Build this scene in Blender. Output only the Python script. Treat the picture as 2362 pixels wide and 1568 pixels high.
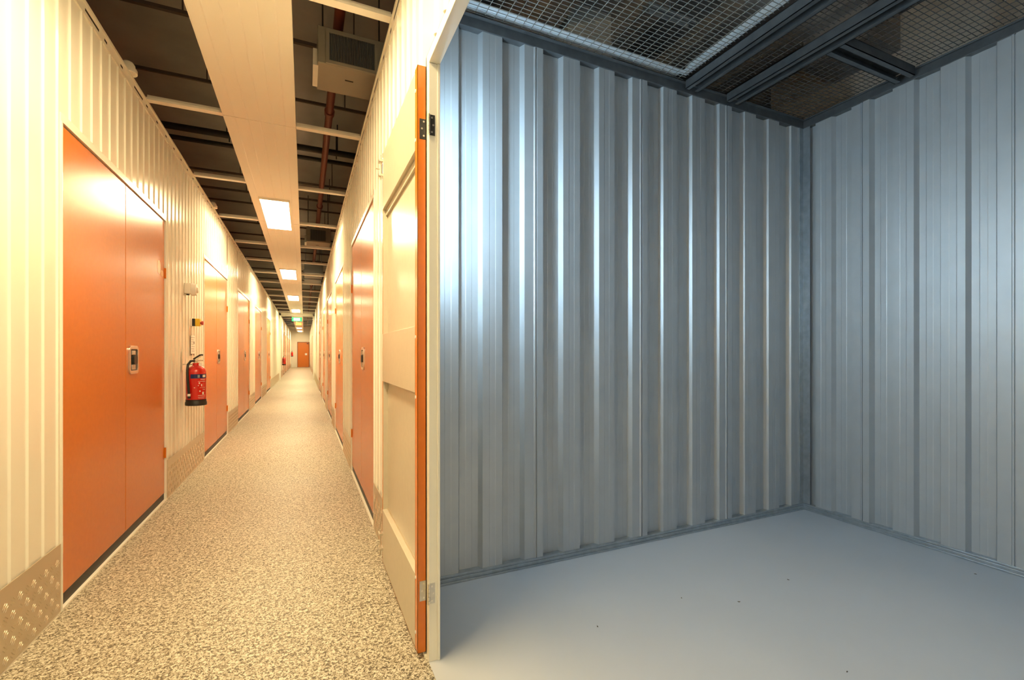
import bpy, bmesh, math, random
from mathutils import Vector, Matrix
random.seed(7)
S = bpy.context.scene
for o in list(bpy.data.objects):
    bpy.data.objects.remove(o)
COL = S.collection

# ------------------------------------------------------------------ camera, world, exposure
CAMZ = 1.10
YAW = math.radians(24.23)
cam_d = bpy.data.cameras.new('camera'); cam = bpy.data.objects.new('camera', cam_d); COL.objects.link(cam)
cam.location = (0, 0, CAMZ); cam.rotation_euler = (math.radians(90), 0, -YAW)
cam_d.sensor_width = 36; cam_d.lens = 1064.8 / 2362 * 36; cam_d.shift_y = 30.6 / 2362; cam_d.clip_start = 0.02; cam_d.clip_end = 200
S.camera = cam
w = bpy.data.worlds.new('world'); S.world = w; w.use_nodes = True
w.node_tree.nodes['Background'].inputs[0].default_value = (0.55, 0.62, 0.75, 1)
w.node_tree.nodes['Background'].inputs[1].default_value = 0.03
S.view_settings.view_transform = 'Standard'; S.view_settings.look = 'None'
S.view_settings.gamma = 1; S.view_settings.exposure = 0.0; S.view_settings.use_curve_mapping = False

WARM = (1.0, 0.77, 0.43); WARM_L = 68.0       # corridor lamp diffusers
COOL = (0.56, 0.81, 1.0); COOL_L = 11.0; SLIM_FILL_L = 68.0       # added fill panels in the open unit, out of view

# ------------------------------------------------------------------ sizes
XL, XR = -0.95, 0.405          # corridor wall faces
YB, XU = 2.14, 3.23            # unit back wall / right wall
ZW, ZD = 2.756, 2.085          # wall top, door top
YEND, YNEAR = 40.0, -6.0
UN = -1.0                      # unit near wall
OP0, OP1 = 0.05, 1.62          # unit opening
ZSLAB = 3.75

# ------------------------------------------------------------------ materials
def mat(name, col, rough=0.5, metal=0.0, emit=None, es=0.0, coat=0.0, nscale=0, namt=0.0, bump=0.0, bscale=0, spec=0.5):
    m = bpy.data.materials.new(name); m.use_nodes = True
    nt = m.node_tree; b = nt.nodes['Principled BSDF']
    b.inputs['Base Color'].default_value = (*col, 1); b.inputs['Roughness'].default_value = rough
    b.inputs['Metallic'].default_value = metal; b.inputs['Coat Weight'].default_value = coat
    b.inputs['Coat Roughness'].default_value = 0.12 if 'door' not in name else 0.32
    b.inputs['Specular IOR Level'].default_value = spec
    if emit:
        b.inputs['Emission Color'].default_value = (*emit, 1); b.inputs['Emission Strength'].default_value = es
    tc = nt.nodes.new('ShaderNodeTexCoord')
    if nscale:
        n = nt.nodes.new('ShaderNodeTexNoise'); n.inputs['Scale'].default_value = nscale; n.inputs['Detail'].default_value = 4
        nt.links.new(tc.outputs['Object'], n.inputs['Vector'])
        r = nt.nodes.new('ShaderNodeValToRGB')
        r.color_ramp.elements[0].position = 0.3; r.color_ramp.elements[1].position = 0.7
        r.color_ramp.elements[0].color = (*[c * (1 - namt) for c in col], 1)
        r.color_ramp.elements[1].color = (*[min(1, c * (1 + namt)) for c in col], 1)
        nt.links.new(n.outputs['Fac'], r.inputs['Fac']); nt.links.new(r.outputs['Color'], b.inputs['Base Color'])
    if bump:
        n2 = nt.nodes.new('ShaderNodeTexNoise'); n2.inputs['Scale'].default_value = bscale; n2.inputs['Detail'].default_value = 2
        nt.links.new(tc.outputs['Object'], n2.inputs['Vector'])
        bp = nt.nodes.new('ShaderNodeBump'); bp.inputs['Strength'].default_value = bump; bp.inputs['Distance'].default_value = 0.002
        nt.links.new(n2.outputs['Fac'], bp.inputs['Height']); nt.links.new(bp.outputs['Normal'], b.inputs['Normal'])
    return m

M = {}
M['wall'] = mat('cream_coated_steel', (0.84, 0.82, 0.72), 0.16, 0.0, nscale=3, namt=0.02)
M['trim'] = mat('cream_trim', (0.86, 0.84, 0.74), 0.3)
M['white'] = mat('white_enamel', (0.84, 0.80, 0.72), 0.35)
M['orange'] = mat('orange_door', (0.60, 0.160, 0.008), 0.27, 0.0, spec=0.65, nscale=40, namt=0.03, bump=0.05, bscale=160)
M['beige'] = mat('door_back_beige', (0.55, 0.49, 0.38), 0.30, nscale=30, namt=0.03, bump=0.05, bscale=150)
M['black'] = mat('black_rubber', (0.012, 0.011, 0.010), 0.5)
M['dark'] = mat('dark_gap', (0.02, 0.018, 0.015), 0.8)
M['chrome'] = mat('satin_metal', (0.78, 0.74, 0.66), 0.28, 1.0)
M['steel'] = mat('brushed_steel', (0.62, 0.60, 0.55), 0.38, 0.9, nscale=60, namt=0.08)
M['darksteel'] = mat('dark_plated_steel', (0.035, 0.035, 0.035), 0.45, 0.3)
M['galv'] = mat('galvanised_steel', (0.53, 0.55, 0.565), 0.46, 0.5, nscale=9, namt=0.03)
M['galvtrim'] = mat('galvanised_track', (0.42, 0.46, 0.49), 0.40, 0.75, nscale=25, namt=0.12)
M['galvlit'] = mat('lit_galvanised_angle', (0.85, 0.90, 0.93), 0.4, 0.2, nscale=25, namt=0.05)  # pale base colour stands in for strong light from below
M['beam'] = mat('dull_steel_channel', (0.11, 0.115, 0.12), 0.5, 0.5, nscale=20, namt=0.15)
M['wire'] = mat('galvanised_wire', (0.30, 0.29, 0.26), 0.5, 0.3)
M['wireshade'] = mat('shaded_mesh_wire', (0.10, 0.09, 0.08), 0.6, 0.2)  # same mesh wire, with shade put into the colour for the right panels
M['slab'] = mat('dark_concrete_soffit', (0.36, 0.33, 0.305), 0.9, nscale=2.5, namt=0.12, bump=0.1, bscale=20)
M['concrete'] = mat('grey_concrete', (0.72, 0.68, 0.60), 0.9, nscale=5, namt=0.1)
M['block'] = mat('pale_plastered_block', (0.80, 0.68, 0.56), 0.9, nscale=5, namt=0.06)
M['pipered'] = mat('red_oxide_pipe', (0.20, 0.045, 0.025), 0.5)
M['conduit'] = mat('black_conduit', (0.012, 0.010, 0.010), 0.6)
M['dust'] = mat('brown_joist', (0.08, 0.06, 0.05), 0.8)
M['lampwarm'] = mat('lamp_diffuser_warm', (0.9, 0.9, 0.9), 0.4, emit=WARM, es=WARM_L)
M['fillcool'] = mat('fill_panel_cool', (0.9, 0.9, 0.9), 0.4, emit=COOL, es=COOL_L)
M['fillslim'] = mat('slim_fill_panel_cool', (0.9, 0.9, 0.9), 0.4, emit=COOL, es=SLIM_FILL_L)
M['red'] = mat('extinguisher_red', (0.62, 0.012, 0.008), 0.22, coat=0.4)
M['redpl'] = mat('red_plastic', (0.50, 0.05, 0.03), 0.35)
M['yellow'] = mat('yellow_plastic', (0.80, 0.52, 0.01), 0.4)
M['blue'] = mat('navy_label', (0.01, 0.02, 0.12), 0.4)
M['paper'] = mat('white_print', (0.82, 0.80, 0.76), 0.5)
M['ink'] = mat('grey_print', (0.10, 0.08, 0.06), 0.6)
M['green'] = mat('exit_green', (0.02, 0.35, 0.12), 0.4, emit=(0.05, 0.8, 0.3), es=0.9)
M['exitwhite'] = mat('exit_white_field', (0.8, 0.85, 0.8), 0.4, emit=(0.8, 1, 0.85), es=1.6)
M['ambersign'] = mat('amber_sign', (0.75, 0.28, 0.05), 0.4)
M['sticker'] = mat('translucent_old_sticker', (0.86, 0.60, 0.34), 0.35)
M['acbody'] = mat('aircon_body', (0.30, 0.27, 0.22), 0.6)
M['acgrille'] = mat('aircon_grille', (0.055, 0.062, 0.068), 0.5)
M['foil'] = mat('grey_duct', (0.30, 0.34, 0.38), 0.5, 0.2)

# corridor floor : quartz grain resin, worm-like pale grains with brown gaps
m = bpy.data.materials.new('speckled_resin_floor'); m.use_nodes = True; nt = m.node_tree; b = nt.nodes['Principled BSDF']
tc = nt.nodes.new('ShaderNodeTexCoord')
n1 = nt.nodes.new('ShaderNodeTexNoise'); n1.inputs['Scale'].default_value = 95; n1.inputs['Detail'].default_value = 1.5; n1.inputs['Distortion'].default_value = 1.2
n2 = nt.nodes.new('ShaderNodeTexNoise'); n2.inputs['Scale'].default_value = 260; n2.inputs['Detail'].default_value = 1
n3 = nt.nodes.new('ShaderNodeTexNoise'); n3.inputs['Scale'].default_value = 1.3; n3.inputs['Detail'].default_value = 3
for n in (n1, n2, n3): nt.links.new(tc.outputs['Object'], n.inputs['Vector'])
mx = nt.nodes.new('ShaderNodeMix'); mx.data_type = 'FLOAT'; mx.inputs[0].default_value = 0.3
nt.links.new(n1.outputs['Fac'], mx.inputs[2]); nt.links.new(n2.outputs['Fac'], mx.inputs[3])
rp = nt.nodes.new('ShaderNodeValToRGB')
e = rp.color_ramp.elements
e[0].position = 0.42; e[0].color = (0.085, 0.065, 0.035, 1); e[1].position = 0.60; e[1].color = (0.68, 0.65, 0.54, 1)
x = e.new(0.49); x.color = (0.36, 0.31, 0.21, 1)
nt.links.new(mx.outputs[0], rp.inputs['Fac']); nt.links.new(rp.outputs['Color'], b.inputs['Base Color'])
rr = nt.nodes.new('ShaderNodeMapRange'); rr.inputs['To Min'].default_value = 0.38; rr.inputs['To Max'].default_value = 0.55
nt.links.new(n3.outputs['Fac'], rr.inputs['Value']); nt.links.new(rr.outputs['Result'], b.inputs['Roughness'])
bp = nt.nodes.new('ShaderNodeBump'); bp.inputs['Strength'].default_value = 0.35; bp.inputs['Distance'].default_value = 0.003
nt.links.new(mx.outputs[0], bp.inputs['Height']); nt.links.new(bp.outputs['Normal'], b.inputs['Normal'])
M['floorc'] = m

# unit floor : smooth painted screed
M['flooru'] = mat('painted_screed_floor', (0.53, 0.56, 0.605), 0.45, nscale=1.6, namt=0.03, bump=0.04, bscale=260)

# tread plate
m = bpy.data.materials.new('tread_plate'); m.use_nodes = True; nt = m.node_tree; b = nt.nodes['Principled BSDF']
b.inputs['Base Color'].default_value = (0.62, 0.54, 0.42, 1); b.inputs['Metallic'].default_value = 0.7; b.inputs['Roughness'].default_value = 0.34
M['tread'] = m

# ------------------------------------------------------------------ helpers
def box(bm, x0, x1, y0, y1, z0, z1):
    vs = [bm.verts.new((x, y, z)) for x in (x0, x1) for y in (y0, y1) for z in (z0, z1)]
    for f in ((0, 1, 3, 2), (4, 6, 7, 5), (0, 4, 5, 1), (2, 3, 7, 6), (0, 2, 6, 4), (1, 5, 7, 3)):
        bm.faces.new([vs[i] for i in f])

def cyl(bm, p0, p1, r, n=12, r2=None):
    p0, p1 = Vector(p0), Vector(p1); d = (p1 - p0); r2 = r if r2 is None else r2
    a = d.normalized(); u = a.cross(Vector((0, 0, 1)))
    if u.length < 1e-3: u = Vector((1, 0, 0))
    u.normalize(); v = a.cross(u)
    A = [bm.verts.new(p0 + (u * math.cos(t) + v * math.sin(t)) * r) for t in [2 * math.pi * i / n for i in range(n)]]
    B = [bm.verts.new(p1 + (u * math.cos(t) + v * math.sin(t)) * r2) for t in [2 * math.pi * i / n for i in range(n)]]
    for i in range(n): bm.faces.new((A[i], A[(i + 1) % n], B[(i + 1) % n], B[i]))
    bm.faces.new(A[::-1]); bm.faces.new(B)

def lathe(bm, c, prof, n=32):
    rings = []
    for r, z in prof:
        rings.append([bm.verts.new((c[0] + r * math.cos(t), c[1] + r * math.sin(t), c[2] + z)) for t in [2 * math.pi * i / n for i in range(n)]])
    for a, b_ in zip(rings, rings[1:]):
        for i in range(n): bm.faces.new((a[i], a[(i + 1) % n], b_[(i + 1) % n], b_[i]))
    bm.faces.new(rings[0][::-1]); bm.faces.new(rings[-1])

def tube(bm, pts, r, n=8):
    pts = [Vector(p) for p in pts]; rings = []
    for i, p in enumerate(pts):
        d = (pts[min(i + 1, len(pts) - 1)] - pts[max(i - 1, 0)]).normalized()
        u = d.cross(Vector((0.3, 1, 0.1))).normalized(); v = d.cross(u)
        rings.append([bm.verts.new(p + (u * math.cos(t) + v * math.sin(t)) * r) for t in [2 * math.pi * k / n for k in range(n)]])
    for a, b_ in zip(rings, rings[1:]):
        for i in range(n): bm.faces.new((a[i], a[(i + 1) % n], b_[(i + 1) % n], b_[i]))
    bm.faces.new(rings[0][::-1]); bm.faces.new(rings[-1])

def link(name, bm, material, parent=None, smooth=False, bevel=0.0, origin=None):
    if origin is not None:
        for v in bm.verts: v.co -= Vector(origin)
    bmesh.ops.recalc_face_normals(bm, faces=bm.faces)
    me = bpy.data.meshes.new(name); bm.to_mesh(me); bm.free()
    me.materials.append(M[material] if isinstance(material, str) else material)
    if smooth:
        for p in me.polygons: p.use_smooth = True
    o = bpy.data.objects.new(name, me); COL.objects.link(o)
    if origin is not None: o.location = origin
    if parent: o.parent = parent
    if bevel:
        md = o.modifiers.new('bevel', 'BEVEL'); md.width = bevel; md.segments = 2; md.limit_method = 'ANGLE'
    if smooth:
        md = o.modifiers.new('edge', 'EDGE_SPLIT'); md.split_angle = math.radians(40)
    return o

def tag(o, label, cat, group=None, kind=None):
    o['label'] = label; o['category'] = cat
    if group: o['group'] = group
    if kind: o['kind'] = kind
    return o

def empty(name, loc, label, cat, group=None, kind=None):
    o = bpy.data.objects.new(name, None); COL.objects.link(o); o.location = loc; o.empty_display_size = 0.1
    return tag(o, label, cat, group, kind)

def bxo(name, material, parent, *boxes, bevel=0.0, loc=(0, 0, 0)):
    bm = bmesh.new()
    for b_ in boxes: box(bm, *b_)
    o = link(name, bm, material, parent, bevel=bevel)
    return o

ORD = ['nearest', 'second nearest', 'third', 'fourth', 'fifth', 'sixth', 'seventh', 'eighth', 'ninth', 'tenth', 'eleventh', 'twelfth',
       'thirteenth', 'fourteenth', 'fifteenth', 'sixteenth', 'seventeenth', 'eighteenth', 'nineteenth', 'twentieth', 'twenty-first',
       'twenty-second', 'twenty-third', 'twenty-fourth', 'twenty-fifth', 'twenty-sixth', 'twenty-seventh', 'twenty-eighth', 'twenty-ninth']

def sheet(bm, P, prof, z0, z1, back=-0.03):
    """closed folded sheet: prof = [(t, n)...], P(t, n, z) -> point; n towards the viewer"""
    F0 = [bm.verts.new(P(t, n, z0)) for t, n in prof]; F1 = [bm.verts.new(P(t, n, z1)) for t, n in prof]
    B0 = [bm.verts.new(P(t, back, z0)) for t, n in prof]; B1 = [bm.verts.new(P(t, back, z1)) for t, n in prof]
    for i in range(len(prof) - 1):
        bm.faces.new((F0[i], F0[i + 1], F1[i + 1], F1[i])); bm.faces.new((B0[i + 1], B0[i], B1[i], B1[i + 1]))
        bm.faces.new((F1[i], F1[i + 1], B1[i + 1], B1[i])); bm.faces.new((F0[i + 1], F0[i], B0[i], B0[i + 1]))
    bm.faces.new((F0[0], F1[0], B1[0], B0[0])); bm.faces.new((F0[-1], B0[-1], B1[-1], F1[-1]))

def ribs(t0, t1, pitch=0.115, off=0.03):
    pr = [(t0, 0.0)]
    k = math.ceil((t0 - off + 0.015) / pitch)
    while off + k * pitch < t1 - 0.015:
        c = off + k * pitch
        pr += [(c - 0.011, 0.0), (c - 0.005, 0.0065), (c + 0.005, 0.0065), (c + 0.011, 0.0)]
        k += 1
    pr.append((t1, 0.0))
    return pr

# ------------------------------------------------------------------ floors, slab, outer shell
bm = bmesh.new(); box(bm, -5, XR - 0.0, YNEAR, YEND + 0.3, -0.1, 0)
tag(link('floor', bm, 'floorc'), 'speckled beige resin floor of the long corridor', 'floor', kind='structure')
bm = bmesh.new(); box(bm, XR, 6, YNEAR, YEND + 0.3, -0.1, 0)
tag(link('floor', bm, 'flooru'), 'smooth blue-grey painted floor inside the open storage unit', 'floor', kind='structure')
bm = bmesh.new(); box(bm, -6, 7, YNEAR - 0.2, YEND + 0.5, ZSLAB, ZSLAB + 0.2)
tag(link('ceiling', bm, 'slab'), 'dark concrete soffit high above the corridor and the unit', 'ceiling', kind='structure')
# downstand ribs of the slab above the unit, running along the corridor direction
bm = bmesh.new()
for k in range(9):
    x0 = 0.95 + k * 0.62
    box(bm, x0, x0 + 0.16, YNEAR, 9, ZSLAB - 0.22, ZSLAB + 0.01)
tag(link('ceiling', bm, 'slab'), 'ribbed dark concrete beams of the slab above the wire mesh', 'ceiling', kind='structure')
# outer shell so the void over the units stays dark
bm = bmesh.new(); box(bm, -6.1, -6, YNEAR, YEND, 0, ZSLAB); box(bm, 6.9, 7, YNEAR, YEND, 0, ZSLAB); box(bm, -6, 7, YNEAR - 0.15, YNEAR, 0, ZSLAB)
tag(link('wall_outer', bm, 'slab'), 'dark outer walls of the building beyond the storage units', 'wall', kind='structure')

# ------------------------------------------------------------------ corridor walls
LD = [(2.59, 4.21, 3.39), (5.66, 7.27, 6.46), (8.32, 9.98, 9.2), (11.05, 12.72, 11.95), (14.35, 15.95, 15.2),
      (25.3, 26.9, 26.1), (27.9, 29.5, 28.7), (30.6, 32.2, 31.4), (33.3, 34.9, 34.1), (36.0, 37.6, 36.8)]
RD = [(3.0, 4.53, 3.78), (5.5, 7.0, 6.3), (7.85, 9.4, 8.7), (10.4, 11.9, 11.2), (13.1, 14.6, 13.9),
      (23.5, 25.0, 24.3), (27.5, 29.0, 28.3), (30.5, 32.0, 31.3), (34.0, 35.5, 34.8)]
def PL(t, n, z): return (XL + n, t, z)
def PR(t, n, z): return (XR - n, t, z)

def corridor_wall(name, P, doors, extra_open, label):
    bm = bmesh.new(); y = YNEAR; opens = sorted([(a - 0.012, b_ + 0.012, 2.125) for a, b_, _ in doors] + extra_open)
    solid = []
    for a, b_, zt in opens:
        solid.append((y, a)); sheet(bm, P, ribs(a, b_), zt, 2.70); y = b_
    solid.append((y, YEND))
    for a, b_ in solid: sheet(bm, P, ribs(a, b_), 0.0, 2.70)
    tag(link(name, bm, 'wall'), label, 'wall', kind='structure')
    return solid
SL = corridor_wall('wall_left', PL, LD, [], 'ribbed glossy cream metal wall along the left of the corridor')
SR = corridor_wall('wall_right', PR, RD, [(OP0, OP1 + 0.035, 2.175)], 'ribbed glossy cream metal wall along the right of the corridor')
# top channels with dark slots
for nm, P, lab in (('trim_1', PL, 'cream top channel with dark slots along the left corridor wall'), ('trim_2', PR, 'cream top channel with dark slots along the right corridor wall')):
    bm = bmesh.new()
    sheet(bm, P, [(YNEAR, 0.008), (YEND, 0.008)], 2.695, ZW)
    sheet(bm, P, [(YNEAR, 0.014), (YEND, 0.014)], ZW - 0.012, ZW + 0.002)
    t = tag(link(nm, bm, 'trim'), lab, 'trim', kind='structure')
    bm = bmesh.new(); y = 1.2
    while y < 16:
        L = 0.035 if int(y * 10) % 7 else 0.16
        sheet(bm, P, [(y, 0.0085), (y + L, 0.0085)], 2.715, 2.727, back=0.004); y += 0.23
    link('slots', bm, 'dark', t)
# kick plates (tread plate) with floor strip
def tread(bm, P, y0, y1, z0, z1, n0, cell=0.046, h=0.0022):
    nz = int((z1 - z0) / cell); ny = int((y1 - y0) / cell)
    for i in range(ny):
        for j in range(nz):
            cy, cz = y0 + (i + 0.5) * cell, z0 + (j + 0.5) * cell
            s1 = 1 if (i + j) % 2 else -1
            dy, dz = 0.7071, 0.7071 * s1            # along the bar
            for q in (-1, 0, 1):
                oy, oz = cy - dz * q * 0.0115, cz + dy * q * 0.0115
                L = 0.017 if q == 0 else 0.013; w_ = 0.0032
                pts = [(oy - dy * L, oz - dz * L), (oy + dz * w_, oz - dy * w_), (oy + dy * L, oz + dz * L), (oy - dz * w_, oz + dy * w_)]
                vb = [bm.verts.new(P(a, n0 - 0.0002, b)) for a, b in pts]
                t0 = bm.verts.new(P(oy - dy * L * 0.6, n0 + h, oz - dz * L * 0.6)); t1 = bm.verts.new(P(oy + dy * L * 0.6, n0 + h, oz + dz * L * 0.6))
                for f in ((vb[0], vb[1], t0), (vb[1], t1, t0), (vb[1], vb[2], t1), (vb[2], vb[3], t1), (vb[3], t0, t1), (vb[3], vb[0], t0)): bm.faces.new(f)
                bm.faces.new(vb[::-1])
n = 3
for side, P, sol in (('left', PL, SL), ('right', PR, SR)):
    i = 0
    for a, b_ in sol:
        if b_ < 0.5 and side == 'left': continue
        if side == 'right' and b_ < 1.0: continue
        a2, b2 = a + 0.014, b_ - 0.014
        if a < 0: a2 = -3.0
        if side == 'right' and abs(a - (OP1 + 0.035)) < 0.01: a2 = a + 0.005
        bm = bmesh.new(); sheet(bm, P, [(a2, 0.011), (b2, 0.011)], 0.012, 0.295, back=0.007)
        if a < 15: tread(bm, P, max(a2, 0.9), b2, 0.016, 0.291, 0.011)
        far = ' far down the corridor' if a > 15 else ''
        tag(link('trim_%d' % n, bm, 'tread'), '%s tread plate kick panel low on the %s wall%s' % (ORD[i], side, far), 'kick plate', kind='structure'); n += 1; i += 1
    bm = bmesh.new(); sheet(bm, P, [(YNEAR, 0.009), (OP0, 0.009)] if side == 'right' else [(YNEAR, 0.009), (YEND, 0.009)], 0.0, 0.009)
    if side == 'right': sheet(bm, P, [(OP1 + 0.03, 0.009), (YEND, 0.009)], 0.0, 0.009)
    tag(link('baseboard_%s' % side, bm, 'trim'), 'thin cream metal strip where the %s wall meets the floor' % side, 'strip', kind='structure')

# ------------------------------------------------------------------ closed orange doors
def rrect(w_, h_, r, k=5):
    pts = []
    for cx, cz, a0 in ((w_ / 2 - r, h_ / 2 - r, 0), (-w_ / 2 + r, h_ / 2 - r, 90), (-w_ / 2 + r, -h_ / 2 + r, 180), (w_ / 2 - r, -h_ / 2 + r, 270)):
        for i in range(k + 1):
            a = math.radians(a0 + 90 * i / k); pts.append((cx + r * math.cos(a), cz + r * math.sin(a)))
    return pts
def rr_ring(bm, P, t, z, w_, h_, r, th, n0, n1):
    o = rrect(w_, h_, r); q = rrect(w_ - 2 * th, h_ - 2 * th, max(r - th, 0.002)); N = len(o)
    V = [[bm.verts.new(P(t + a, n_, z + b_)) for a, b_ in pts] for pts, n_ in ((o, n0), (o, n1), (q, n1), (q, n0))]
    for a, b_ in ((0, 1), (1, 2), (2, 3), (3, 0)):
        for i in range(N): bm.faces.new((V[a][i], V[a][(i + 1) % N], V[b_][(i + 1) % N], V[b_][i]))
def rr_plate(bm, P, t, z, w_, h_, r, n0, n1):
    o = rrect(w_, h_, r); N = len(o)
    A = [bm.verts.new(P(t + a, n0, z + b_)) for a, b_ in o]; B_ = [bm.verts.new(P(t + a, n1, z + b_)) for a, b_ in o]
    for i in range(N): bm.faces.new((A[i], A[(i + 1) % N], B_[(i + 1) % N], B_[i]))
    bm.faces.new(A); bm.faces.new(B_)

def sbox(bm, P, t0, t1, n0, n1, z0, z1):
    sheet(bm, P, [(t0, n1), (t1, n1)], z0, z1, back=n0)

def make_handle(P, t, z, parent):
    bm = bmesh.new(); rr_ring(bm, P, t, z, 0.165, 0.17, 0.032, 0.020, -0.004, 0.005)
    hd = link('handle', bm, 'chrome', parent, bevel=0.001)
    bm = bmesh.new(); rr_plate(bm, P, t, z, 0.128, 0.133, 0.018, -0.005, -0.0025)
    link('cup', bm, 'darksteel', hd)
    bm = bmesh.new(); sbox(bm, P, t - 0.035, t + 0.028, -0.003, 0.004, z + 0.03, z + 0.056); sbox(bm, P, t - 0.035, t + 0.028, -0.003, 0.004, z - 0.06, z - 0.03)
    link('hasp', bm, 'steel', hd, bevel=0.002)
    bm = bmesh.new(); rr_plate(bm, P, t + 0.005, z, 0.062, 0.052, 0.012, -0.003, 0.012)
    link('padlock', bm, 'black', hd)
    return hd

def door(idx, P, y0, y1, ys, label, hside, detail):
    c = P(y0, 0, 0)
    d = tag(bpy.data.objects.new('door_%d' % idx, None), label, 'door', kind='structure'); COL.objects.link(d)
    d.location = (0, 0, 0)
    bm = bmesh.new()
    sbox(bm, P, y0 - 0.012, y1 + 0.012, -0.03, 0.006, ZD + 0.005, 2.127)
    sbox(bm, P, y0 - 0.012, y0 - 0.004, -0.03, 0.010, 0.0, ZD + 0.005)
    sbox(bm, P, y1 + 0.004, y1 + 0.012, -0.03, 0.010, 0.0, ZD + 0.005)
    link('door_frame', bm, 'trim', d)
    bm = bmesh.new(); sbox(bm, P, y0 - 0.004, y1 + 0.004, -0.06, -0.036, 0.0, ZD + 0.005)
    link('dark_backing', bm, 'dark', d)
    leaves = []
    for a, b_ in ((y0, ys - 0.003), (ys + 0.003, y1)):
        bm = bmesh.new(); sbox(bm, P, a, b_, -0.034, -0.003, 0.058, ZD)
        leaves.append(link('door_leaf', bm, 'orange', d, bevel=0.0025))
    lf = leaves[1] if hside > 0 else leaves[0]
    make_handle(P, ys + hside * 0.125, 1.06, lf)
    if detail:
        for yy, lfi in ((y0, 0), (y1, 1)):
            for zz in ((1.80, 0.24) if yy == y0 else (1.66, 0.32)):
                bm = bmesh.new(); sbox(bm, P, yy - 0.010, yy + 0.014, -0.004, 0.004, zz, zz + 0.075)
                cyl(bm, P(yy - 0.001, 0.003, zz), P(yy - 0.001, 0.003, zz + 0.075), 0.006, 10)
                link('hinge', bm, 'chrome' if yy == y0 else 'orange', leaves[lfi])
    bm = bmesh.new(); sbox(bm, P, y0, y1, -0.03, -0.006, 0.004, 0.058)  # black strip stands in for shade in the gap under the leaves
    link('bottom_gap_shade', bm, 'black', d)
    return d, leaves
di = 2
for i, (a, b_, s) in enumerate(LD):
    d, lv = door(di, PL, a, b_, s, '%s orange double door set in the left corridor wall' % ORD[i], 1, i < 5)
    if i == 0:
        bm = bmesh.new(); rr_plate(bm, PL, 4.07, 1.72, 0.075, 0.10, 0.035, -0.004, -0.002); link('sticker', bm, 'sticker', lv[1])
        bm = bmesh.new(); rr_plate(bm, PL, 4.15, 1.685, 0.055, 0.045, 0.015, -0.004, -0.002); link('sticker', bm, 'sticker', lv[1])
    di += 1
for i, (a, b_, s) in enumerate(RD):
    door(di, PR, a, b_, s, '%s closed orange double door in the right corridor wall' % ORD[i], -1, i < 5); di += 1

# ------------------------------------------------------------------ compartment frame halfway, corridor end wall
bm = bmesh.new()
box(bm, XL, XL + 0.07, 21.2, 21.5, 0, ZW); box(bm, XR - 0.07, XR, 21.2, 21.5, 0, ZW); box(bm, XL, XR, 21.2, 21.5, 2.66, ZW + 0.03)
tag(link('trim_40', bm, 'trim'), 'white portal frame across the corridor just before the green exit sign', 'frame', kind='structure')
bm = bmesh.new(); box(bm, XL - 0.5, XR + 0.5, YEND, YEND + 0.15, 0, 3.2)
tag(link('wall_end', bm, 'white'), 'plain white wall closing the far end of the corridor', 'wall', kind='structure')
d = tag(bpy.data.objects.new('door_1', None), 'single orange door in the white wall at the far end of the corridor', 'door', kind='structure'); COL.objects.link(d)
bxo('door_frame', 'pipered', d, (-0.50, -0.46, YEND - 0.03, YEND + 0.02, 0, 1.99), (0.34, 0.38, YEND - 0.03, YEND + 0.02, 0, 1.99), (-0.50, 0.38, YEND - 0.03, YEND + 0.02, 1.95, 1.99))
lf = bxo('door_leaf', 'orange', d, (-0.46, 0.34, YEND - 0.02, YEND + 0.02, 0.01, 1.95))
bxo('handle', 'paper', lf, (0.05, 0.21, YEND - 0.035, YEND - 0.02, 0.95, 1.10))
bxo('door_closer', 'black', lf, (0.18, 0.30, YEND - 0.06, YEND - 0.02, 1.84, 1.90))
bxo('baseboard_end', 'white', None, (XL, -0.50, YEND - 0.015, YEND, 0, 0.2), (0.38, XR, YEND - 0.015, YEND, 0, 0.2)).update_tag()
o = bpy.data.objects['baseboard_end']; tag(o, 'low white skirting either side of the far orange door', 'skirting', kind='structure')
bm = bmesh.new(); box(bm, XL - 0.05, XR + 0.05, YNEAR, YNEAR + 0.05, 0, ZW)
tag(link('wall_behind', bm, 'wall'), 'cream wall closing the corridor behind the camera', 'wall', kind='structure')

# ------------------------------------------------------------------ light strip of metal trays, lamps
SX0, SX1 = -0.515, -0.055
y = -4.66 + 0.0; k = 0; tray0 = None; tray_i = 0
ys = [3.74 + 2.8 * q for q in range(-3, 13)]
for q, y0 in enumerate(ys):
    y1 = min(y0 + 2.8, YEND)
    if y1 <= 1.5 or y0 > YEND - 0.1: continue
    bm = bmesh.new()
    # shallow tray: bottom with pressed grooves and upturned sides
    xs = [SX0, SX0 + 0.03]
    prof = [(SX0, 0)]
    for gx in (0.07, 0.15, 0.23, 0.31, 0.39):
        x_ = SX0 + gx; prof += [(x_ - 0.006, 0), (x_, 0.0018), (x_ + 0.006, 0)]
    prof.append((SX1, 0))
    def PT(t, n_, z): return (t, z, ZW - 0.004 + n_)
    a0, a1 = y0 + 0.003, y1 - 0.003
    sheet(bm, PT, prof, a0, a1, back=0.012)
    box(bm, SX0, SX0 + 0.006, a0, a1, ZW - 0.006, ZW + 0.05); box(bm, SX1 - 0.006, SX1, a0, a1, ZW - 0.006, ZW + 0.05)
    tag(link('ceiling_tray', bm, 'white'), '%s long cream metal tray of the central ceiling strip' % ORD[tray_i], 'ceiling panel', 'trays of the central ceiling strip'); tray_i += 1
lamps = [1.05 + 4.5 * q for q in range(-1, 9)]
ln = 0
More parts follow.
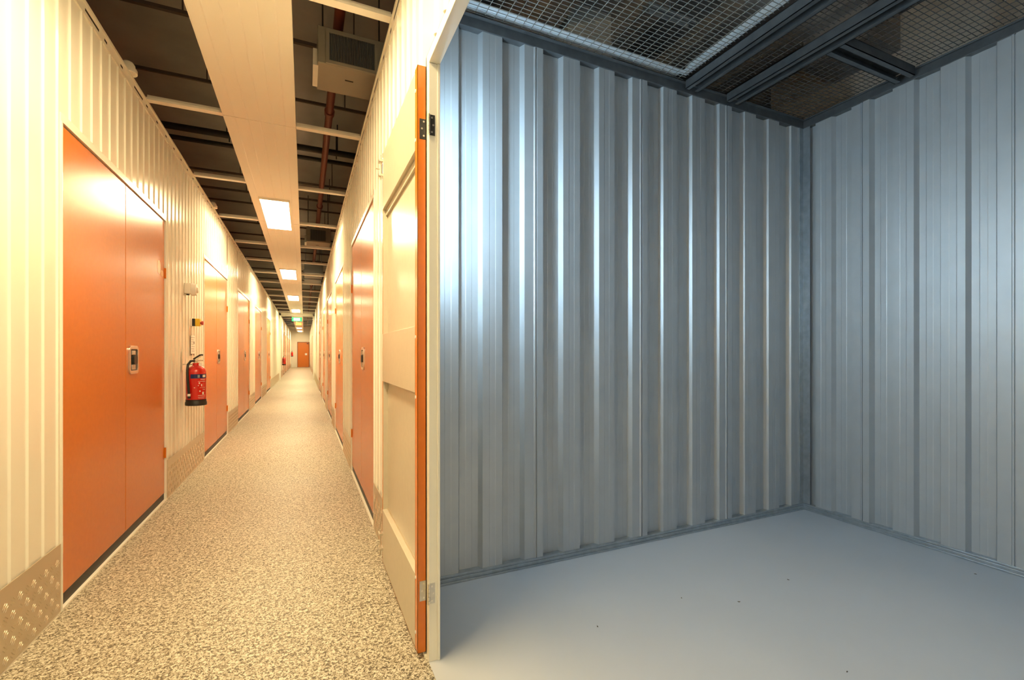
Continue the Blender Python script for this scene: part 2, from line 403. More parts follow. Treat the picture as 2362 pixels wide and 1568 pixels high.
for y0 in lamps:
    if y0 > YEND - 1.3: continue
    lab = ('white rectangular ceiling lamp behind the camera' if y0 < 0 else 'white rectangular ceiling lamp just above the camera' if y0 < 4 else
           '%s glowing rectangular lamp visible down the central ceiling strip' % (ORD[ln]))
    if y0 > 4: ln += 1
    L = empty('ceiling_lamp', ((SX0 + SX1) / 2 - 0.008, y0 + 0.62, ZW - 0.004), lab, 'lamp', 'lamps in the central ceiling strip')
    bm = bmesh.new()
    for b_ in ((-0.150, 0.150, -0.635, -0.620, -0.022, 0), (-0.150, 0.150, 0.620, 0.635, -0.022, 0), (-0.150, -0.137, -0.62, 0.62, -0.022, 0), (0.137, 0.150, -0.62, 0.62, -0.022, 0)): box(bm, *b_)
    link('frame', bm, 'white', L)
    bm = bmesh.new(); box(bm, -0.137, 0.137, -0.62, 0.62, -0.020, -0.004)
    link('diffuser', bm, 'lampwarm', L)

# cross bars of the open ceiling grid
def bar_proto(name, x0, x1, label):
    bm = bmesh.new()
    box(bm, x0, x1, -0.024, 0.024, -0.004, 0.002); box(bm, x0, x1, -0.024, -0.020, 0.002, 0.012); box(bm, x0, x1, 0.020, 0.024, 0.002, 0.012)
    box(bm, x0, x1, -0.003, 0.003, 0.002, 0.035)
    return link(name, bm, 'white')
pl = bar_proto('ceiling_crossbar', XL + 0.012, SX0 - 0.002, ''); pr = bar_proto('ceiling_crossbar', SX1 + 0.002, XR - 0.012, '')
for side, p in (('left', pl), ('right', pr)):
    for k in range(27):
        yk = 2.34 + 1.4 * k
        if abs(yk - 21.35) < 0.25: continue
        o = p if k == 0 else p.copy()
        if k: COL.objects.link(o)
        o.location = (0, yk, ZW + 0.002)
        tag(o, '%s slim white crossbar between the %s wall and the ceiling strip' % (ORD[k], side), 'crossbar', 'crossbars on the %s of the ceiling strip' % side)

# ------------------------------------------------------------------ plenum above the corridor
bm = bmesh.new(); cyl(bm, (0.205, -1, 3.25), (0.205, YEND, 3.25), 0.032, 16)
for k in range(14): cyl(bm, (0.205, 1.5 + 2.9 * k, 3.25), (0.205, 1.56 + 2.9 * k, 3.25), 0.042, 16)
tag(link('sprinkler_pipe', bm, 'pipered', smooth=True), 'long dark red sprinkler pipe running above the right ceiling gap', 'pipe')
cross = [(2.45, 0.012), (3.76, 0.02), (4.62, 0.014), (6.85, 0.014), (7.55, 0.02), (8.1, 0.014), (9.3, 0.02), (10.2, 0.014), (11.6, 0.02), (12.6, 0.02), (14.2, 0.02), (16.0, 0.02), (18.3, 0.02)]
for k, (yy, r) in enumerate(cross):
    bm = bmesh.new(); box(bm, -3, 3.0 if yy > 3.2 else 0.45, yy - r * 0.7, yy + r * 0.7, 3.40 - 0.012, 3.40 + 0.012)
    for hx in (-1.6, -0.75, 0.35): cyl(bm, (hx, yy, 3.41), (hx, yy, ZSLAB + 0.005), 0.005, 6)
    tag(link('ceiling_joist', bm, 'dust'), '%s thin dark brown rail hung crosswise under the corridor soffit' % ORD[k], 'rail', 'rails hung under the soffit')
for k, yy in enumerate((5.72, 5.90)):
    bm = bmesh.new(); cyl(bm, (-3, yy, 3.42 - 0.04 * k), (3, yy, 3.42 - 0.04 * k), 0.034 - 0.01 * k, 14)
    for hx in (-1.6, -0.75, 0.35): cyl(bm, (hx, yy, 3.42), (hx, yy, ZSLAB + 0.005), 0.006, 6)
    tag(link('conduit_pipe', bm, 'conduit', smooth=True), ('thicker' if k == 0 else 'thinner') + ' of two black pipes crossing together above the corridor', 'pipe', 'pair of black crossing pipes')

def aircon(x0, x1, y0, y1, z0, z1, label):
    a = empty('air_conditioner', ((x0 + x1) / 2, y0, z0), label, 'air conditioner')
    w_, d_, h_ = x1 - x0, y1 - y0, z1 - z0
    bm = bmesh.new(); box(bm, -w_ / 2, w_ / 2, 0.012, d_, 0, h_)
    link('casing', bm, 'acbody', a, bevel=0.006)
    bm = bmesh.new()
    fx0, fx1, fz0, fz1 = -w_ * 0.34, w_ * 0.30, h_ * 0.10, h_ * 0.84
    box(bm, fx0 - 0.02, fx1 + 0.02, 0.0, 0.012, fz0 - 0.02, fz0); box(bm, fx0 - 0.02, fx1 + 0.02, 0, 0.012, fz1, fz1 + 0.02)
    box(bm, fx0 - 0.02, fx0, 0, 0.012, fz0, fz1); box(bm, fx1, fx1 + 0.02, 0, 0.012, fz0, fz1)
    link('grille_frame', bm, 'acbody', a)
    bm = bmesh.new()
    nl = 30
    for i in range(nl):
        x_ = fx0 + (fx1 - fx0) * i / nl; box(bm, x_, x_ + (fx1 - fx0) / nl * 0.7, 0.004, 0.011, fz0, fz1)
    link('grille', bm, 'acgrille', a)
    bm = bmesh.new(); box(bm, -w_ / 2 - 0.025, -w_ / 2 + 0.005, d_ * 0.15, d_ * 0.9, 0.0, h_ * 0.45)
    link('bracket', bm, 'white', a)
    for sx in (-1, 1):
        bm = bmesh.new(); cyl(bm, (sx * w_ * 0.42, d_ / 2, h_), (sx * w_ * 0.42, d_ / 2, ZSLAB - z0), 0.005, 6)
        link('hanger_rod', bm, 'conduit', a)
    bm = bmesh.new(); box(bm, -0.10 * w_, 0.02 * w_, d_ * 0.42, d_ * 0.45, -0.002, 0.0)
    link('badge', bm, 'conduit', a)
aircon(0.075, 0.50, 3.08, 3.42, 2.90, 3.13, 'boxy air conditioning unit hanging above the right ceiling gap nearest the camera')
aircon(0.03, 0.40, 8.2, 8.75, 2.92, 3.16, 'farther small air conditioning unit above the right ceiling gap')
bm = bmesh.new(); box(bm, 0.0, 0.40, 11.6, 13.6, 2.95, 3.15)
box(bm, -0.02, 0.42, 12.5, 12.56, 2.93, 3.17)
for hy in (11.8, 13.4):
    for hx in (0.03, 0.37): cyl(bm, (hx, hy, 3.15), (hx, hy, ZSLAB - 0.001), 0.005, 6)
tag(link('air_duct', bm, 'foil'), 'pale grey sheet metal duct above the right ceiling gap farther down', 'duct')
for (x_, y_, lab) in ((XL + 0.0, 3.42, 'small white dome detector sitting on the left wall top nearest the camera'), (XL + 0.0, 6.2, 'small white dome detector on the left wall top farther down')):
    s = empty('dome_detector', (x_, y_, ZW), lab, 'detector')
    bm = bmesh.new(); lathe(bm, (0, 0, 0), [(0.045, 0.0), (0.045, 0.02), (0.04, 0.03)], 20); link('base', bm, 'white', s, smooth=True)
    bm = bmesh.new(); lathe(bm, (0, 0, 0.028), [(0.036, 0.0), (0.034, 0.02), (0.024, 0.036), (0.008, 0.044)], 20); link('dome', bm, 'white', s, smooth=True)

# ------------------------------------------------------------------ hanging signs
s = empty('exit_sign', (-0.285, 21.75, 2.55), 'green and white exit sign hanging from the central ceiling strip', 'sign')
bm = bmesh.new(); box(bm, -0.20, 0.20, 0, 0.04, -0.085, 0.085); link('panel', bm, 'green', s, bevel=0.004)
bm = bmesh.new(); box(bm, -0.13, 0.12, -0.004, 0.0, -0.055, 0.055); link('lit_field', bm, 'exitwhite', s)
bm = bmesh.new()
box(bm, -0.03, -0.01, -0.006, -0.004, -0.03, 0.02); box(bm, -0.035, -0.005, -0.006, -0.004, 0.02, 0.035)
link('pictogram', bm, 'green', s)
bm = bmesh.new(); box(bm, 0.03, 0.09, -0.006, -0.004, -0.008, 0.008); link('arrow', bm, 'green', s)
for sx in (-0.15, 0.15):
    bm = bmesh.new(); cyl(bm, (sx, 0.02, 0.08), (sx, 0.02, 0.205), 0.004, 6); link('hanger', bm, 'chrome', s)
s = empty('hanging_sign', (-0.25, 25.2, 2.56), 'small amber sign hanging behind the green exit sign', 'sign')
bm = bmesh.new(); box(bm, -0.14, 0.14, 0, 0.02, -0.07, 0.07); link('panel', bm, 'ambersign', s)
for sx in (-0.1, 0.1):
    bm = bmesh.new(); cyl(bm, (sx, 0.01, 0.07), (sx, 0.01, 0.195), 0.004, 6); link('hanger', bm, 'chrome', s)

# ------------------------------------------------------------------ wall-mounted things on the left
def extinguisher(y, label, detail=True, x=XL + 0.105, z=0.655):
    e_ = empty('fire_extinguisher', (x, y, z), label, 'fire extinguisher')
    bm = bmesh.new(); lathe(bm, (0, 0, 0), [(0.070, 0.03), (0.073, 0.035), (0.073, 0.285), (0.068, 0.308), (0.054, 0.325), (0.030, 0.336), (0.026, 0.340), (0.026, 0.362)], 40)
    body = link('cylinder', bm, 'red', e_, smooth=True)
    bm = bmesh.new(); lathe(bm, (0, 0, 0), [(0.072, 0.0), (0.079, 0.004), (0.079, 0.028), (0.0745, 0.034), (0.0745, 0.052)], 40)
    link('base_ring', bm, 'black', e_, smooth=True)
    # valve
    bm = bmesh.new(); lathe(bm, (0, 0, 0.362), [(0.019, 0), (0.019, 0.012), (0.013, 0.016), (0.013, 0.03)], 20)
    box(bm, -0.03, 0.055, -0.010, 0.010, 0.376, 0.388)
    link('valve', bm, 'chrome', e_)
    # squeeze lever, rising away
    bm = bmesh.new()
    for a, b_ in (((-0.020, 0, 0.394), (0.032, 0, 0.432)), ((0.032, 0, 0.432), (0.050, 0, 0.430))):
        cyl(bm, a, b_, 0.007, 8)
    link('lever', bm, 'black', e_)
    bm = bmesh.new(); tube(bm, [(0.0, 0, 0.388), (0.020, 0, 0.404), (0.040, 0, 0.424)], 0.004, 8); link('carry_handle', bm, 'chrome', e_)
    # gauge
    bm = bmesh.new(); cyl(bm, (0.036, -0.012, 0.350), (0.036, -0.024, 0.350), 0.014, 16); link('gauge', bm, 'paper', e_)
    # hose on the camera side
    bm = bmesh.new()
    pts = [(-0.012, -0.01, 0.380), (-0.034, -0.028, 0.378), (-0.048, -0.052, 0.350), (-0.050, -0.070, 0.300), (-0.045, -0.078, 0.220), (-0.038, -0.081, 0.14), (-0.034, -0.083, 0.065)]
    tube(bm, pts, 0.0095, 10); h_ = link('hose', bm, 'black', e_, smooth=True)
    bm = bmesh.new(); cyl(bm, (-0.036, -0.082, 0.085), (-0.0352, -0.0825, 0.105), 0.0125, 12); link('hose_tag', bm, 'paper', h_)
    # label: curved pieces following the cylinder (angles in degrees; 0 = +X, -90 = towards camera)
    def curved(nm, mt, a0, a1, z0, z1, r):
        bm = bmesh.new(); N = 10
        I = []; O = []
        for i in range(N + 1):
            a = math.radians(a0 + (a1 - a0) * i / N)
            I.append([bm.verts.new((r * math.cos(a), r * math.sin(a), z_)) for z_ in (z0, z1)])
            O.append([bm.verts.new(((r + 0.0008) * math.cos(a), (r + 0.0008) * math.sin(a), z_)) for z_ in (z0, z1)])
        for i in range(N):
            bm.faces.new((O[i][0], O[i + 1][0], O[i + 1][1], O[i][1])); bm.faces.new((I[i][0], O[i][0], O[i][1], I[i][1])) if i == 0 else None
            bm.faces.new((O[i][1], O[i + 1][1], I[i + 1][1], I[i][1])); bm.faces.new((O[i][0], I[i][0], I[i + 1][0], O[i + 1][0]))
        link(nm, bm, mt, body)
    if detail:
        curved('band', 'blue', -112, -8, 0.232, 0.268, 0.0735)
        curved('band_print', 'paper', -42, -20, 0.240, 0.262, 0.0745)
        curved('band_print', 'foil', -72, -60, 0.238, 0.262, 0.0745)
        for (a0, a1, z0, z1) in ((-66, -58, 0.185, 0.198), (-52, -46, 0.165, 0.184), (-70, -65, 0.168, 0.175), (-62, -55, 0.118, 0.130), (-44, -33, 0.095, 0.116), (-92, -86, 0.152, 0.156),
                                 (-70, -22, 0.205, 0.208), (-55, -22, 0.222, 0.226), (-70, -22, 0.086, 0.089), (-70, -24, 0.072, 0.074), (-68, -30, 0.062, 0.064), (-60, -22, 0.152, 0.154), (-40, -22, 0.135, 0.138)):
            curved('print', 'paper', a0, a1, z0, z1, 0.0735)
    bm = bmesh.new(); box(bm, -0.103, -0.096, -0.012, 0.012, 0.30, 0.46); box(bm, -0.100, -0.02, -0.006, 0.006, 0.345, 0.355)
    link('wall_bracket', bm, 'chrome', e_)
    return e_
extinguisher(4.72, 'red fire extinguisher with black base on the left wall between the two nearest orange doors')
extinguisher(23.6, 'middle distance red fire extinguisher on the left corridor wall', False, z=0.55)
extinguisher(38.7, 'farthest red fire extinguisher on the left wall beside the end wall', False, z=0.85)

s = empty('wall_siren', (XL, 4.86, 1.665), 'white round siren on a square box high on the left wall', 'siren')
bm = bmesh.new(); box(bm, 0.0, 0.05, -0.05, 0.05, -0.045, 0.045); link('back_box', bm, 'white', s, bevel=0.004)
bm = bmesh.new(); cyl(bm, (0.05, 0, -0.005), (0.085, 0, -0.005), 0.056, 28, 0.05); link('horn', bm, 'paper', s, smooth=True)
bm = bmesh.new(); cyl(bm, (0.085, 0, -0.005), (0.098, 0, -0.005), 0.030, 24, 0.022); link('sounder_cap', bm, 'white', s, smooth=True)
bm = bmesh.new(); cyl(bm, (0.02, 0, -0.045), (0.02, 0, -0.056), 0.012, 12); link('cable_gland', bm, 'black', s)

s = empty('call_point', (XL, 5.10, 1.385), 'yellow and black emergency push button box with red button on the left wall', 'push button box')
bm = bmesh.new(); box(bm, 0.0, 0.012, -0.045, 0.045, -0.036, 0.036); link('back_plate', bm, 'white', s)
bm = bmesh.new(); box(bm, 0.012, 0.034, -0.034, 0.034, -0.034, 0.034); link('box_base', bm, 'black', s)
bm = bmesh.new(); box(bm, 0.034, 0.070, -0.034, 0.034, -0.034, 0.034); link('box_lid', bm, 'yellow', s, bevel=0.003)
bm = bmesh.new(); cyl(bm, (0.070, 0, -0.004), (0.080, 0, -0.004), 0.012, 16); cyl(bm, (0.080, 0, -0.004), (0.094, 0, -0.004), 0.020, 20, 0.017); link('button', bm, 'redpl', s, smooth=True)

s = empty('wall_notice', (XL + 0.007, 5.12, 1.18), 'small white printed notice below the yellow push button box', 'notice')
bm = bmesh.new(); box(bm, 0, 0.0015, -0.085, 0.085, -0.085, 0.085); link('sheet', bm, 'paper', s)
bm = bmesh.new()
for i, (a, b_) in enumerate(((-0.07, 0.07), (-0.06, 0.04), (-0.07, 0.06), (-0.07, 0.02), (-0.06, 0.07), (-0.07, 0.05), (-0.05, 0.06))):
    z_ = 0.068 - i * 0.021; box(bm, 0.0015, 0.0022, a, b_, z_ - 0.003, z_)
box(bm, 0.0015, 0.0022, 0.03, 0.06, 0.005, 0.03)
link('print', bm, 'ink', s)
for sy in (-0.05, 0.035):
    bm = bmesh.new(); box(bm, -0.001, 0.0008, sy, sy + 0.015, -0.1, -0.085); link('clip', bm, 'ink', s)

# ------------------------------------------------------------------ open unit : frame and open door leaf
bm = bmesh.new()
box(bm, XR, XR + 0.030, OP1, OP1 + 0.045, 0, 2.136); box(bm, XR + 0.030, XR + 0.040, OP1 - 0.004, OP1 + 0.045, 0, 2.136)
box(bm, XR, XR + 0.040, OP0 - 0.035, OP1 + 0.045, 2.137, 2.178)
box(bm, XR, XR + 0.040, OP0 - 0.035, OP0, 0, 2.136)
fr = tag(link('trim_41', bm, 'trim', bevel=0.0015), 'cream steel door frame around the open storage unit doorway', 'door frame', kind='structure')

DX0, DX1, DY0, DY1, DZ0, DZ1 = 0.372, 0.4035, 1.656, 2.475, 0.018, 2.140
dn = empty('door_30', (DX1, DY0, 0), 'open orange door leaf swung flat against the right wall with cream back', 'door', kind='structure')
def lb(bm, x0, x1, y0, y1, z0, z1): box(bm, x0 - DX1, x1 - DX1, y0 - DY0, y1 - DY0, z0, z1)
bm = bmesh.new()
lb(bm, DX1 - 0.002, DX1, DY0, DY1, DZ0, DZ1)                                             # outer skin
lb(bm, DX0, DX1, DY0, DY0 + 0.0015, DZ0, DZ1); lb(bm, DX0, DX1, DY1 - 0.0015, DY1, DZ0, DZ1)   # returns
lb(bm, DX0, DX0 + 0.0015, DY0, DY0 + 0.040, DZ0, DZ1); lb(bm, DX0, DX0 + 0.0015, DY1 - 0.012, DY1, DZ0, DZ1)
lb(bm, DX0, DX1, DY0, DY1, DZ0, DZ0 + 0.0015); lb(bm, DX0 + 0.002, DX1, DY0, DY1, DZ1 - 0.0015, DZ1)
lf = link('door_skin', bm, 'orange', dn)
lf['label'] = 'orange outer skin and folded edges'
bm = bmesh.new(); lb(bm, DX1 - 0.006, DX1 - 0.0025, DY0 + 0.002, DY1 - 0.002, DZ0 + 0.002, DZ1 - 0.002)
bp_ = link('back_panel', bm, 'beige', dn)
for (z0, z1) in ((1.845, 2.132), (0.955, 1.200), (0.022, 0.290)):
    bm = bmesh.new(); lb(bm, DX0 - 0.001, DX1 - 0.006, DY0 + 0.040, DY1 - 0.014, z0, z1)
    link('stiffener_panel', bm, 'beige', dn, bevel=0.001)
bm = bmesh.new(); lb(bm, DX1 - 0.016, DX1 - 0.006, DY0 + 0.04, DY1 - 0.014, 1.815, 1.845); link('rail', bm, 'beige', dn)
bm = bmesh.new(); lb(bm, DX0 + 0.0015, DX1 - 0.006, DY1 - 0.014, DY1 - 0.002, DZ0 + 0.003, DZ1 - 0.003); lb(bm, DX0 + 0.0015, DX1 - 0.006, DY0 + 0.002, DY0 + 0.040, DZ0 + 0.003, DZ1 - 0.003); link('liner', bm, 'beige', dn)
bm = bmesh.new(); lb(bm, DX0 + 0.010, DX1 - 0.006, DY1 - 0.034, DY1 - 0.026, 0.915, 0.955); link('bracket', bm, 'beige', dn)
for z_ in (0.28, 0.08, 0.94, 1.16, 1.88, 2.06):
    bm = bmesh.new(); cyl(bm, (DX0 - DX1 - 0.0015, 0.030, z_), (DX0 - DX1, 0.030, z_), 0.006, 12); link('rivet', bm, 'paper', dn)
# the two hinges
def hinge(z0, z1, mt):
    bm = bmesh.new()
    x0 = DX1 - 0.024; lb(bm, x0, DX1 - 0.002, DY0 - 0.002, DY0, z0 - 0.003, z1 - 0.003)
    box(bm, XR + 0.001 - DX1, XR + 0.021 - DX1, OP1 - 0.002 - DY0, OP1 - DY0, z0, z1)
    h_ = link('hinge', bm, mt, dn)
    h_['label'] = 'dark upper hinge' if z0 > 1 else 'silver lower hinge'
    bm = bmesh.new(); nseg = 5
    for i in range(nseg):
        a = z0 + (z1 - z0) * i / nseg; cyl(bm, (XR - DX1 - 0.002, OP1 - DY0 - 0.006, a + 0.0006), (XR - DX1 - 0.002, OP1 - DY0 - 0.006, a + (z1 - z0) / nseg - 0.0006), 0.0046, 10)
    link('knuckle', bm, 'chrome', h_, smooth=True)
    for i, zf in enumerate((0.15, 0.5, 0.85)):
        zz = z0 + (z1 - z0) * zf; xx = DX1 - 0.0095 if zf != 0.5 else DX1 - 0.016
        bm = bmesh.new(); cyl(bm, (xx - DX1, -0.0035, zz - 0.002), (xx - DX1, -0.002, zz - 0.002), 0.0034, 12); link('screw', bm, 'chrome', h_)
        xx = XR + 0.010 if zf != 0.5 else XR + 0.015
        bm = bmesh.new(); cyl(bm, (xx - DX1, OP1 - 0.0035 - DY0, zz), (xx - DX1, OP1 - 0.002 - DY0, zz), 0.0034, 12); link('screw', bm, 'chrome', h_)
hinge(1.877, 1.950, 'darksteel'); hinge(0.208, 0.280, 'steel')
# slide bolts at the free edge
def bolt(z, up):
    bm = bmesh.new(); s_ = 1 if up else -1
    lb(bm, DX0 - 0.020, DX0 + 0.0, DY1 - 0.030, DY1 + 0.012, z - 0.006, z + 0.006)
    lb(bm, DX0 - 0.020, DX0 + 0.0, DY1 - 0.030, DY1 + 0.012, z + s_ * 0.075 - 0.006, z + s_ * 0.075 + 0.006)
    lb(bm, DX0 - 0.003, DX0, DY1 - 0.026, DY1 + 0.004, min(z, z + s_ * 0.09), max(z, z + s_ * 0.09))
    b_ = link('slide_bolt', bm, 'chrome', dn, bevel=0.001)
    bm = bmesh.new(); cyl(bm, (DX0 - DX1 - 0.012, DY1 - DY0 - 0.008, z - s_ * 0.02), (DX0 - DX1 - 0.012, DY1 - DY0 - 0.008, z + s_ * 0.11), 0.004, 10)
    cyl(bm, (DX0 - DX1 - 0.012, DY1 - DY0 - 0.008, z + s_ * 0.035), (DX0 - DX1 - 0.034, DY1 - DY0 - 0.008, z + s_ * 0.035), 0.003, 8)
    link('bolt_rod', bm, 'chrome', b_)
bolt(0.165, False); bolt(2.02, True)

# ------------------------------------------------------------------ open unit : galvanised walls
PITCH, RW, WEB, DEPTH = 0.2298, 0.105, 0.014, 0.030
def gal_profile(t0, t1, first, lap_ks, sign=1):
    """t runs along the wall; raised part starts at first + k*PITCH"""
    pr = []; k = -1 if first - PITCH + RW > t0 else 0
    pr.append((t0, -DEPTH))
    while True:
        a = first + k * PITCH
        if a + RW + WEB > t1: break
        if a - WEB > t0:
            # shallow swage in the recessed pan just before
            c = a - (PITCH - RW) / 2
            if c - 0.022 > pr[-1][0]:
                pr += [(c - 0.018, -DEPTH), (c - 0.014, -DEPTH + 0.0008), (c + 0.014, -DEPTH + 0.0008), (c + 0.018, -DEPTH)]
            pr += [(a - WEB, -DEPTH)]
        if a > t0: pr += [(a, 0)]
        else: pr[0] = (t0, 0)
        c = a + RW / 2
        if k in lap_ks:
            pr += [(a + RW * 0.50, 0), (a + RW * 0.54, 0.004), (a + RW * 0.60, 0.004), (a + RW * 0.61, -0.003), (a + RW * 0.66, -0.003), (a + RW * 0.67, 0.005), (a + RW, 0.005)]
        else:
            pr += [(c - 0.018, 0), (c - 0.014, -0.0008), (c + 0.014, -0.0008), (c + 0.018, 0), (a + RW, 0)]
        pr.append((a + RW + WEB, -DEPTH)); k += 1
    pr.append((t1, -DEPTH))
    return pr
def PBk(t, n_, z): return (t, YB - n_, z)
def PU(t, n_, z): return (XU - n_, 4.193 - t - 0.0, z)      # t grows towards the camera: y = 4.193 - t ; y=2.053 at t=2.14
bm = bmesh.new(); sheet(bm, PBk, gal_profile(XR + 0.04, XU + 0.03, 0.804, (1, 4, 7)), 0.03, 2.72, back=-0.04)
tag(link('wall_back', bm, 'galv'), 'galvanised corrugated back wall of the open unit, left of the corner', 'wall', kind='structure')
bm = bmesh.new(); sheet(bm, PU, gal_profile(2.02, 4.193 - UN, 2.14, (1, 4, 7, 10)), 0.03, 2.72, back=-0.04)
tag(link('wall_far_right', bm, 'galv'), 'galvanised corrugated side wall of the open unit, right of the corner', 'wall', kind='structure')
bm = bmesh.new(); box(bm, XR + 0.04, XU + 0.03, UN - 0.04, UN, 0, ZW); box(bm, XR + 0.0305, XR + 0.0315, UN, OP0 - 0.04, 0, ZW)
tag(link('wall_near', bm, 'galv'), 'galvanised near wall of the open unit behind the camera', 'wall', kind='structure')
# tracks
bm = bmesh.new()
box(bm, XR + 0.04, XU, YB - 0.012, YB + 0.04, 0, 0.026); box(bm, XR + 0.04, XU, YB - 0.008, YB + 0.04, 0.026, 0.038); box(bm, XR + 0.04, XU, YB - 0.020, YB - 0.012, 0, 0.010)
tag(link('baseboard_back', bm, 'galvtrim', bevel=0.002), 'galvanised floor track along the back wall of the unit', 'track', kind='structure')
bm = bmesh.new()
box(bm, XU - 0.012, XU + 0.04, UN, YB, 0, 0.026); box(bm, XU - 0.008, XU + 0.04, UN, YB, 0.026, 0.038); box(bm, XU - 0.020, XU - 0.012, UN, YB - 0.02, 0, 0.010)
tag(link('baseboard_far_right', bm, 'galvtrim', bevel=0.002), 'galvanised floor track along the right wall of the unit', 'track', kind='structure')
bm = bmesh.new(); box(bm, XR + 0.04, XU, YB - 0.006, YB + 0.045, 2.690, 2.745); box(bm, XR + 0.04, XU, YB - 0.022, YB - 0.006, 2.738, 2.746)
tag(link('trim_42', bm, 'beam', bevel=0.002), 'dull steel head track along the top of the back wall', 'track', kind='structure')
bm = bmesh.new(); box(bm, XU - 0.006, XU + 0.045, UN, YB, 2.690, 2.745); box(bm, XU - 0.022, XU - 0.006, UN, YB - 0.022, 2.738, 2.746)
tag(link('trim_43', bm, 'beam', bevel=0.002), 'dull steel head track along the top of the right unit wall', 'track', kind='structure')
bm = bmesh.new(); box(bm, XU - 0.045, XU - 0.042, YB - 0.006, YB - 0.003, 0.04, 2.69); box(bm, XU - 0.045, XU, YB - 0.003, YB, 0.04, 2.69); box(bm, XU - 0.003, XU, YB - 0.05, YB, 0.04, 2.69)
tag(link('trim_44', bm, 'galvtrim'), 'slim galvanised corner angle where the two unit walls meet', 'corner angle', kind='structure')
bm = bmesh.new(); box(bm, XR + 0.05, 2.05, YB - 0.06, YB - 0.004, 2.775, 2.779); box(bm, XR + 0.05, 2.05, YB - 0.004, YB + 0.001, 2.775, 2.815)
tag(link('edge_angle', bm, 'galvlit'), 'galvanised angle coloured as if lit, above the mesh along the back wall top', 'angle bar')

# ------------------------------------------------------------------ overhead steel channels and wire mesh
def channel_y(name, x0, x1, y0, y1, label):
    bm = bmesh.new(); z0, z1 = 2.700, 2.752
    box(bm, x0, x1, y0, y1, z1 - 0.003, z1); box(bm, x0, x0 + 0.004, y0, y1, z0, z1); box(bm, x1 - 0.004, x1, y0, y1, z0, z1)
    box(bm, x0, x0 + 0.028, y0, y1, z0, z0 + 0.003); box(bm, x1 - 0.028, x1, y0, y1, z0, z0 + 0.003)
    tag(link(name, bm, 'beam'), label, 'beam')
channel_y('steel_channel', 2.105, 2.205, UN, YB - 0.024, 'left open steel channel running overhead across the mesh ceiling')
channel_y('steel_channel', 2.45, 2.55, UN, YB - 0.024, 'right open steel channel running overhead, parallel to the left one')
bm = bmesh.new(); z0, z1 = 2.700, 2.752
box(bm, 2.553, XU - 0.024, 1.47, 1.57, z1 - 0.003, z1); box(bm, 2.553, XU - 0.024, 1.47, 1.474, z0, z1); box(bm, 2.553, XU - 0.024, 1.566, 1.57, z0, z1)
box(bm, 2.553, XU - 0.024, 1.47, 1.498, z0, z0 + 0.003); box(bm, 2.553, XU - 0.024, 1.542, 1.57, z0, z0 + 0.003)
tag(link('steel_channel', bm, 'beam'), 'short steel channel joining the right overhead channel to the right wall', 'beam')
bm = bmesh.new(); box(bm, 2.05, 2.104, UN, YB - 0.03, 2.775, 2.779); box(bm, 2.100, 2.104, UN, YB - 0.03, 2.775, 2.83)
tag(link('edge_angle', bm, 'galvlit'), 'galvanised angle coloured as if lit, beside the left overhead channel', 'angle bar')

def wmesh(x0, x1, y0, y1, z, label, mt='wireshade'):
    bm = bmesh.new(); r = 0.0013
    def wire(a, b_, axis):
        # square section wire
        if axis == 'y': box(bm, a - r, a + r, y0, y1, z - r, z + r)
        else: box(bm, x0, x1, a - r, a + r, z + r, z + 3 * r)
    x_ = x0 + 0.01
    while x_ < x1: wire(x_, None, 'y'); x_ += 0.05
    y_ = y0 + 0.01
    while y_ < y1: wire(y_, None, 'x'); y_ += 0.025
    tag(link('wire_mesh_panel', bm, mt), label, 'wire mesh')
wmesh(XR + 0.045, 2.10, UN, YB, 2.762, 'large welded wire mesh panel over the left part of the unit', 'wire')
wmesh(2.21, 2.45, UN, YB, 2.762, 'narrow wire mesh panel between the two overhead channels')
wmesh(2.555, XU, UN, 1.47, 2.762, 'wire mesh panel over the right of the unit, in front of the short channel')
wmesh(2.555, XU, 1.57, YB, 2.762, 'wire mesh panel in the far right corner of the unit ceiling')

# things seen above the mesh
bm = bmesh.new(); box(bm, 1.80, 2.20, 2.98, 3.40, 0, ZSLAB)
tag(link('trim_45', bm, 'concrete'), 'square grey concrete column rising behind the unit back wall', 'column', kind='structure')
bm = bmesh.new(); box(bm, 3.95, 4.15, UN, 2.92, 0, 3.56)
tag(link('wall_beyond', bm, 'block'), 'pale plastered wall behind the right unit wall, seen through mesh', 'wall', kind='structure')
bm = bmesh.new(); box(bm, 3.55, 3.95, 1.9, 2.35, 3.30, ZSLAB)
tag(link('trim_46', bm, 'slab'), 'dark concrete beam stub over the pale plastered wall', 'beam', kind='structure')
bm = bmesh.new(); cyl(bm, (2.02, 2.35, 3.30), (2.35, 2.35, 3.30), 0.012, 10); box(bm, 2.0, 2.4, 2.32, 2.38, 3.31, 3.34); cyl(bm, (2.2, 2.35, 3.34), (2.2, 2.35, ZSLAB), 0.005, 6)
tag(link('pipe_bracket', bm, 'galvtrim'), 'short pale bracket rail hanging above the mesh near the back wall', 'bracket')

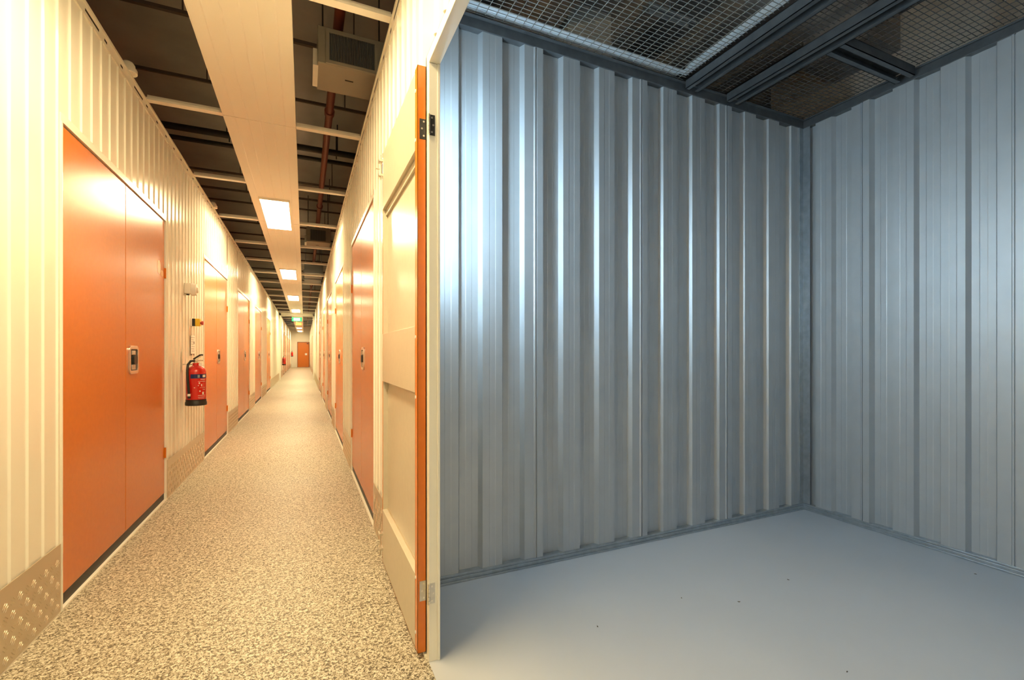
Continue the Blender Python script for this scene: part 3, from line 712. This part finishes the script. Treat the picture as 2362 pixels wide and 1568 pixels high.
# ------------------------------------------------------------------ unit : two added fill panels, out of view, for the cool light
for (y_, hw, hh, z_, lab) in ((-0.48, 0.40, 0.35, 1.85, 'added cool white fill panel inside the unit beside its doorway, near the camera'),
                              (1.90, 0.045, 0.45, 1.85, 'added slim upright cool white fill panel inside the unit behind the door frame')):
    L = empty('added_fill_lamp', (XR + 0.032, y_, z_), lab, 'lamp')
    bm = bmesh.new(); box(bm, 0.0, 0.03, -hw - 0.02, hw + 0.02, -hh - 0.02, hh + 0.02); link('housing', bm, 'white', L, bevel=0.004)
    bm = bmesh.new(); box(bm, 0.03, 0.036, -hw, hw, -hh, hh); link('diffuser', bm, 'fillcool' if hw > 0.1 else 'fillslim', L)

# ------------------------------------------------------------------ specks of dirt on the unit floor
def floor_pt(px, py):
    u = (px - 1181) / 1064.8; v = (py - 814.6) / 1064.8; d_ = CAMZ / v; s_, c_ = math.sin(YAW), math.cos(YAW)
    return d_ * (s_ + u * c_), d_ * (c_ - u * s_)
for (px, py) in ((1572, 1379), (1706, 1388), (1378, 1445), (1818, 1337), (1954, 1549), (1704, 1388), (2250, 1324)):
    X_, Y_ = floor_pt(px, py)
    bm = bmesh.new(); a = random.random() * 3
    n_ = 5; vs0 = []; vs1 = []
    for i in range(n_):
        t = 2 * math.pi * i / n_; r = 0.0045 * (0.6 + 0.6 * random.random()); x_, y_ = r * 1.5 * math.cos(t), r * 0.6 * math.sin(t)
        x_, y_ = x_ * math.cos(a) - y_ * math.sin(a), x_ * math.sin(a) + y_ * math.cos(a)
        vs0.append(bm.verts.new((x_, y_, 0))); vs1.append(bm.verts.new((x_ * 0.7, y_ * 0.7, 0.002)))
    for i in range(n_): bm.faces.new((vs0[i], vs0[(i + 1) % n_], vs1[(i + 1) % n_], vs1[i]))
    bm.faces.new(vs0); bm.faces.new(vs1)
    o = link('dirt_speck', bm, 'ink'); o.location = (X_, Y_, 0.0002)
    tag(o, 'tiny dark speck of dirt on the smooth unit floor', 'speck', 'specks on the unit floor')
